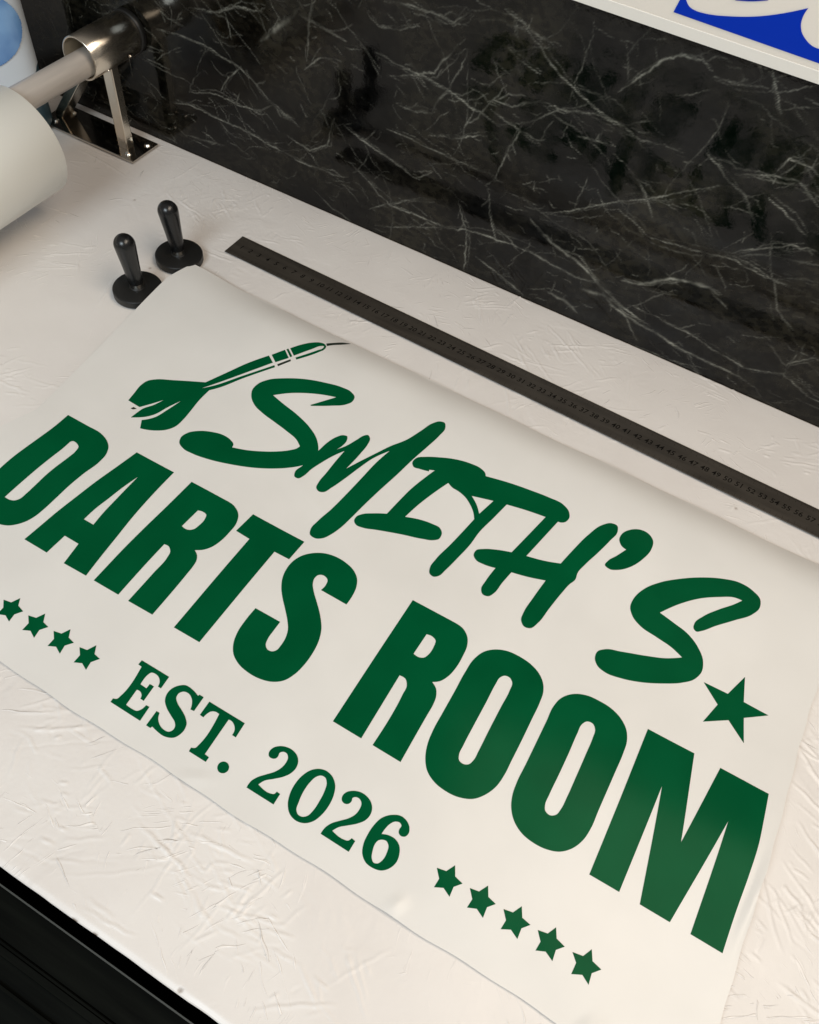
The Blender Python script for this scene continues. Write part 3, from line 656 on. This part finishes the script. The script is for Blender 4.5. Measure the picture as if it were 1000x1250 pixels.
# ------------------------------------------------------------------ two magnets with handles
def magnet(loc, label, lean):
    t = empty('handle_magnet', loc); tag(t, label, 'magnet', 'pair of handled magnets')
    x, y, _ = loc
    lathe('base', [(0.0207, 0.0), (0.0217, 0.0008), (0.0217, 0.0066), (0.0212, 0.0074), (0.0203, 0.0078), (0.0070, 0.0080), (0.0062, 0.0092)], (x, y, 0.0), 'z', mRubber, t, 72, ang=0.5)
    lathe('collar', [(0.0046, 0.0078), (0.0046, 0.0135)], (x, y, 0.0), 'z', mScrew, t, 32)
    prof = [(0.0052, 0.0120), (0.0060, 0.0125), (0.0066, 0.014), (0.0068, 0.020), (0.0074, 0.030), (0.0082, 0.040), (0.0090, 0.050)]
    for k in range(0, 9): prof.append((0.0091*math.cos(k*math.pi/2/8.4), 0.052+0.0091*math.sin(k*math.pi/2/8.4)))
    h = lathe('handle', prof, (x, y, 0.0), 'z', mBlack, t, 40, ang=0.5)
    h.data.transform(Matrix.Translation((0, 0, 0.008)) @ Matrix.Rotation(lean[0], 4, 'X') @ Matrix.Rotation(lean[1], 4, 'Y') @ Matrix.Translation((0, 0, -0.008)))
magnet((-0.4615, 0.4085, 0.0), 'black handled magnet farther from the marble wall, beside the paper edge', (0.02, -0.06))
magnet((-0.4610, 0.4655, 0.0), 'black handled magnet nearer the marble wall, close to the ruler end', (0.02, -0.075))

# ------------------------------------------------------------------ bracket, tube, roll
SXC, SZC = -0.6164, 0.1055
br = empty('tube_bracket', (-0.651, 0.5765, 0.0))
tag(br, 'nickel bracket with round sleeve on a screwed base plate by the wall', 'bracket')
box('base_plate', (-0.7180, 0.5560, 0.0002), (-0.5935, 0.5968, 0.0030), mChrome, br, 0.0006)
def ring_tube(name, ro, ri, y0, y1, c, m, parent, seg=64):
    e = 0.0006
    return lathe(name, [(ro-e, y0), (ro, y0+e), (ro, y1-e), (ro-e, y1), (ri+e, y1), (ri, y1-e), (ri, y0+e), (ri+e, y0)], (c[0], 0, c[1]), 'y', m, parent, seg, closed=True, ang=0.9)
ring_tube('sleeve', 0.0196, 0.0176, 0.5395, 0.6025, (SXC, SZC), mSteel, br)
ring_tube('wall_gasket', 0.0202, 0.0150, 0.6028, 0.6090, (SXC, SZC), mRubber, br)
bar('leg', (-0.6158, 0.5735, 0.0028), (-0.6160, 0.5735, SZC-0.0180), 0.0125, 0.010, mSteel, br)
bar('brace', (-0.7090, 0.5830, 0.0028), (-0.6290, 0.5640, SZC-0.0150), 0.009, 0.018, mSteel, br)
for x, y in ((-0.6000, 0.5880), (-0.6050, 0.5640), (-0.7035, 0.5655), (-0.7000, 0.5890)):
    lathe('screw', [(0.0036, 0.0026), (0.0036, 0.0036), (0.0026, 0.0048), (0.0012, 0.0052)], (x, y, 0), 'z', mScrew, br, 20)
for y, an in ((0.558, -0.75), (0.588, -0.65)):
    px = SXC+0.0196*math.cos(an); pz = SZC+0.0196*math.sin(an)
    o = lathe('set_screw', [(0.0016, -0.001), (0.0016, 0.0006), (0.0008, 0.0009)], (0, 0, 0), 'z', mScrew, None, 12)
    o.data.transform(Matrix.Translation((px, y, pz)) @ Matrix.Rotation(math.pi/2-an, 4, 'Y')); o.data.transform(Matrix.Translation(-Vector(br.location))); o.parent = br
TR = 0.0118; TZ = SZC-0.0176+TR+0.0001
tb = ring_tube('support_tube', TR, TR-0.0016, 0.14, 0.598, (SXC, TZ), mTube, None)
tag(tb, 'pale grey tube running from the bracket sleeve into the white roll', 'tube')
RC = (-0.6105, 0.0705)
rl = empty('vinyl_roll', (RC[0], 0.3, RC[1]-0.0475)); tag(rl, 'white vinyl roll hanging on the tube at the left edge', 'vinyl roll')
ring_tube('wound_vinyl', 0.0478, 0.0402, 0.16, 0.4515, RC, mRoll, rl, 128)
ring_tube('core', 0.0401, 0.0375, 0.158, 0.4525, RC, mCore, rl, 96)

# ------------------------------------------------------------------ bottle in the corner
def bottle():
    fx, fy = 0.78, -0.62; sx, sy = 0.62, 0.78                      # facing and sideways directions
    cx, cy = -0.7460, 0.5250
    t = empty('plastic_bottle', (cx, cy, 0.0)); tag(t, 'white and blue plastic bottle behind the roll in the corner', 'bottle')
    def sect(hw, hd, z, n=96):
        out = []
        for k in range(n):
            a = 2*math.pi*k/n; c, s = math.cos(a), math.sin(a)
            u = hw*math.copysign(abs(c)**0.62, c); d = hd*math.copysign(abs(s)**0.62, s)
            out.append((cx+u*sx+d*fx, cy+u*sy+d*fy, z))
        return out
    prof = [(0.050, 0.026, 0.0005), (0.054, 0.029, 0.003), (0.056, 0.031, 0.008), (0.056, 0.031, 0.14), (0.054, 0.030, 0.155), (0.046, 0.026, 0.172), (0.030, 0.021, 0.187), (0.017, 0.017, 0.196), (0.016, 0.016, 0.202)]
    V, F, n = [], [], 96
    for hw, hd, z in prof: V += sect(hw, hd, z)
    for r in range(len(prof)-1):
        for k in range(n): F.append((r*n+k, r*n+(k+1) % n, (r+1)*n+(k+1) % n, (r+1)*n+k))
    F += [tuple(range(n-1, -1, -1)), tuple(range((len(prof)-1)*n, len(prof)*n))]
    link('body', mesh('body', V, F, True), mBotT, t)
    # white wrap with a rounded lower corner, and the blue oval on it
    def front(u, off):
        d = 0.031*max(0.0, 1-abs(u/0.056)**(1/0.31))**0.31
        return cx+u*sx+(d+off)*fx, cy+u*sy+(d+off)*fy
    def shell(name, inside_f, off, m):
        us = 0.0555*np.sin(np.linspace(-math.pi/2, math.pi/2, 150)); zs = np.linspace(0.012, 0.150, 170)
        idx, V, F = {}, [], []
        def vid(i, j):
            if (i, j) not in idx:
                x, y = front(us[i], off); idx[(i, j)] = len(V); V.append((x+sx*off*(us[i]/0.056), y+sy*off*(us[i]/0.056), zs[j]))
            return idx[(i, j)]
        for i in range(149):
            for j in range(169):
                if inside_f((us[i]+us[i+1])/2, (zs[j]+zs[j+1])/2): F.append((vid(i, j), vid(i+1, j), vid(i+1, j+1), vid(i, j+1)))
        link(name, mesh(name, V, F, True), m, t)
    def wrap(u, z):
        zz = 0.066 if u > 0.054 else 0.036+0.030*((max(u, 0.028)-0.028)/0.026)**1.5
        return z > zz-(0.014*(1-u/0.03) if u < 0.03 else 0)*0.8 and z < 0.150
    shell('white_wrap', wrap, 0.0007, mBotW)
    shell('blue_panel', lambda u, z: ((u-0.002)/0.048)**2+((z-0.110)/0.037)**2 < 1, 0.0016, mBotB)
    lathe('cap', [(0.019, 0.200), (0.0195, 0.201), (0.0195, 0.226), (0.018, 0.229)], (cx, cy, 0), 'z', mCap, t, 40)
bottle()

# ------------------------------------------------------------------ sign on the wall
sg = empty('wall_sign', (0.0, 0.603, 0.2600)); tag(sg, 'white sign panel with blue lettering fixed on the marble wall', 'sign')
box('panel', (-0.36, 0.6003, 0.26782), (0.42, 0.6088, 0.385), mSign, sg, 0.0002)
box('lower_lip', (-0.36, 0.6000, 0.2602), (0.42, 0.6088, 0.2678), mSignLip, sg, 0.0004)
def sign_piece(txt):
    L = []
    for p in spline(parse((800, 0, 5), txt)):
        q = on_y(p[0], p[1], 0.6000); L.append((q[0], q[2]))
    o = flat_piece('blue_lettering', [L], lambda x, z: 0.0, mBlue, None, 0.0, 0.0002, 0.02, False)
    o.data.transform(Matrix(((1, 0, 0, 0), (0, 0, -1, 0.5997), (0, 1, 0, 0), (0, 0, 0, 1)))); o.data.transform(Matrix.Translation(-Vector(sg.location))); o.parent = sg
sign_piece('112,72 150,0 185,-70 190,0* 210,40* 250,65* 300,80* 370,92* 450,98* 530,101* 600,100* 680,94* 750,85* 850,67* 935,48 905,95* 890,150* 897,200* 920,240* 960,280* 1000,297* 1080,305* 1160,290* 1240,462 1000,385')
sign_piece('490,0 590,6* 690,0 720,-50 460,-50')

# ------------------------------------------------------------------ black machine housing below the front edge
hs = empty('machine_housing', (-0.1, -0.15, -0.75)); tag(hs, 'black ridged machine housing below the front edge of the workbench', 'machine')
def housing():
    prof = [(-0.0118, -0.75), (-0.0118, -0.030), (-0.0330, -0.0306), (-0.0336, -0.0322), (-0.0352, -0.0322), (-0.0358, -0.0300), (-0.0395, -0.0302), (-0.0400, -0.0330), (-0.0500, -0.0340),
            (-0.0504, -0.0318), (-0.0520, -0.0318), (-0.0524, -0.0360), (-0.0680, -0.0390), (-0.0684, -0.0365), (-0.0700, -0.0365), (-0.0704, -0.0420), (-0.30, -0.0600), (-0.30, -0.75)]
    V, F = [], []; n = len(prof)
    for x in (-1.3, 0.5): V += [(x, y, z) for y, z in prof]
    for i in range(n): F.append((i, (i+1) % n, n+(i+1) % n, n+i))
    F += [tuple(range(n-1, -1, -1)), tuple(range(n, 2*n))]
    bm = bmesh.new(); bm.from_mesh(mesh('tmp', V, F)); link('body', bm_mesh('body', bm), mHouse, hs)
    box('metal_trim', (-1.3, -0.0130, -0.0299), (0.5, -0.0121, -0.0288), mTrim, hs)
    box('metal_trim', (-1.3, -0.0352, -0.0321), (0.5, -0.0340, -0.0298), mHouse, hs)
housing()
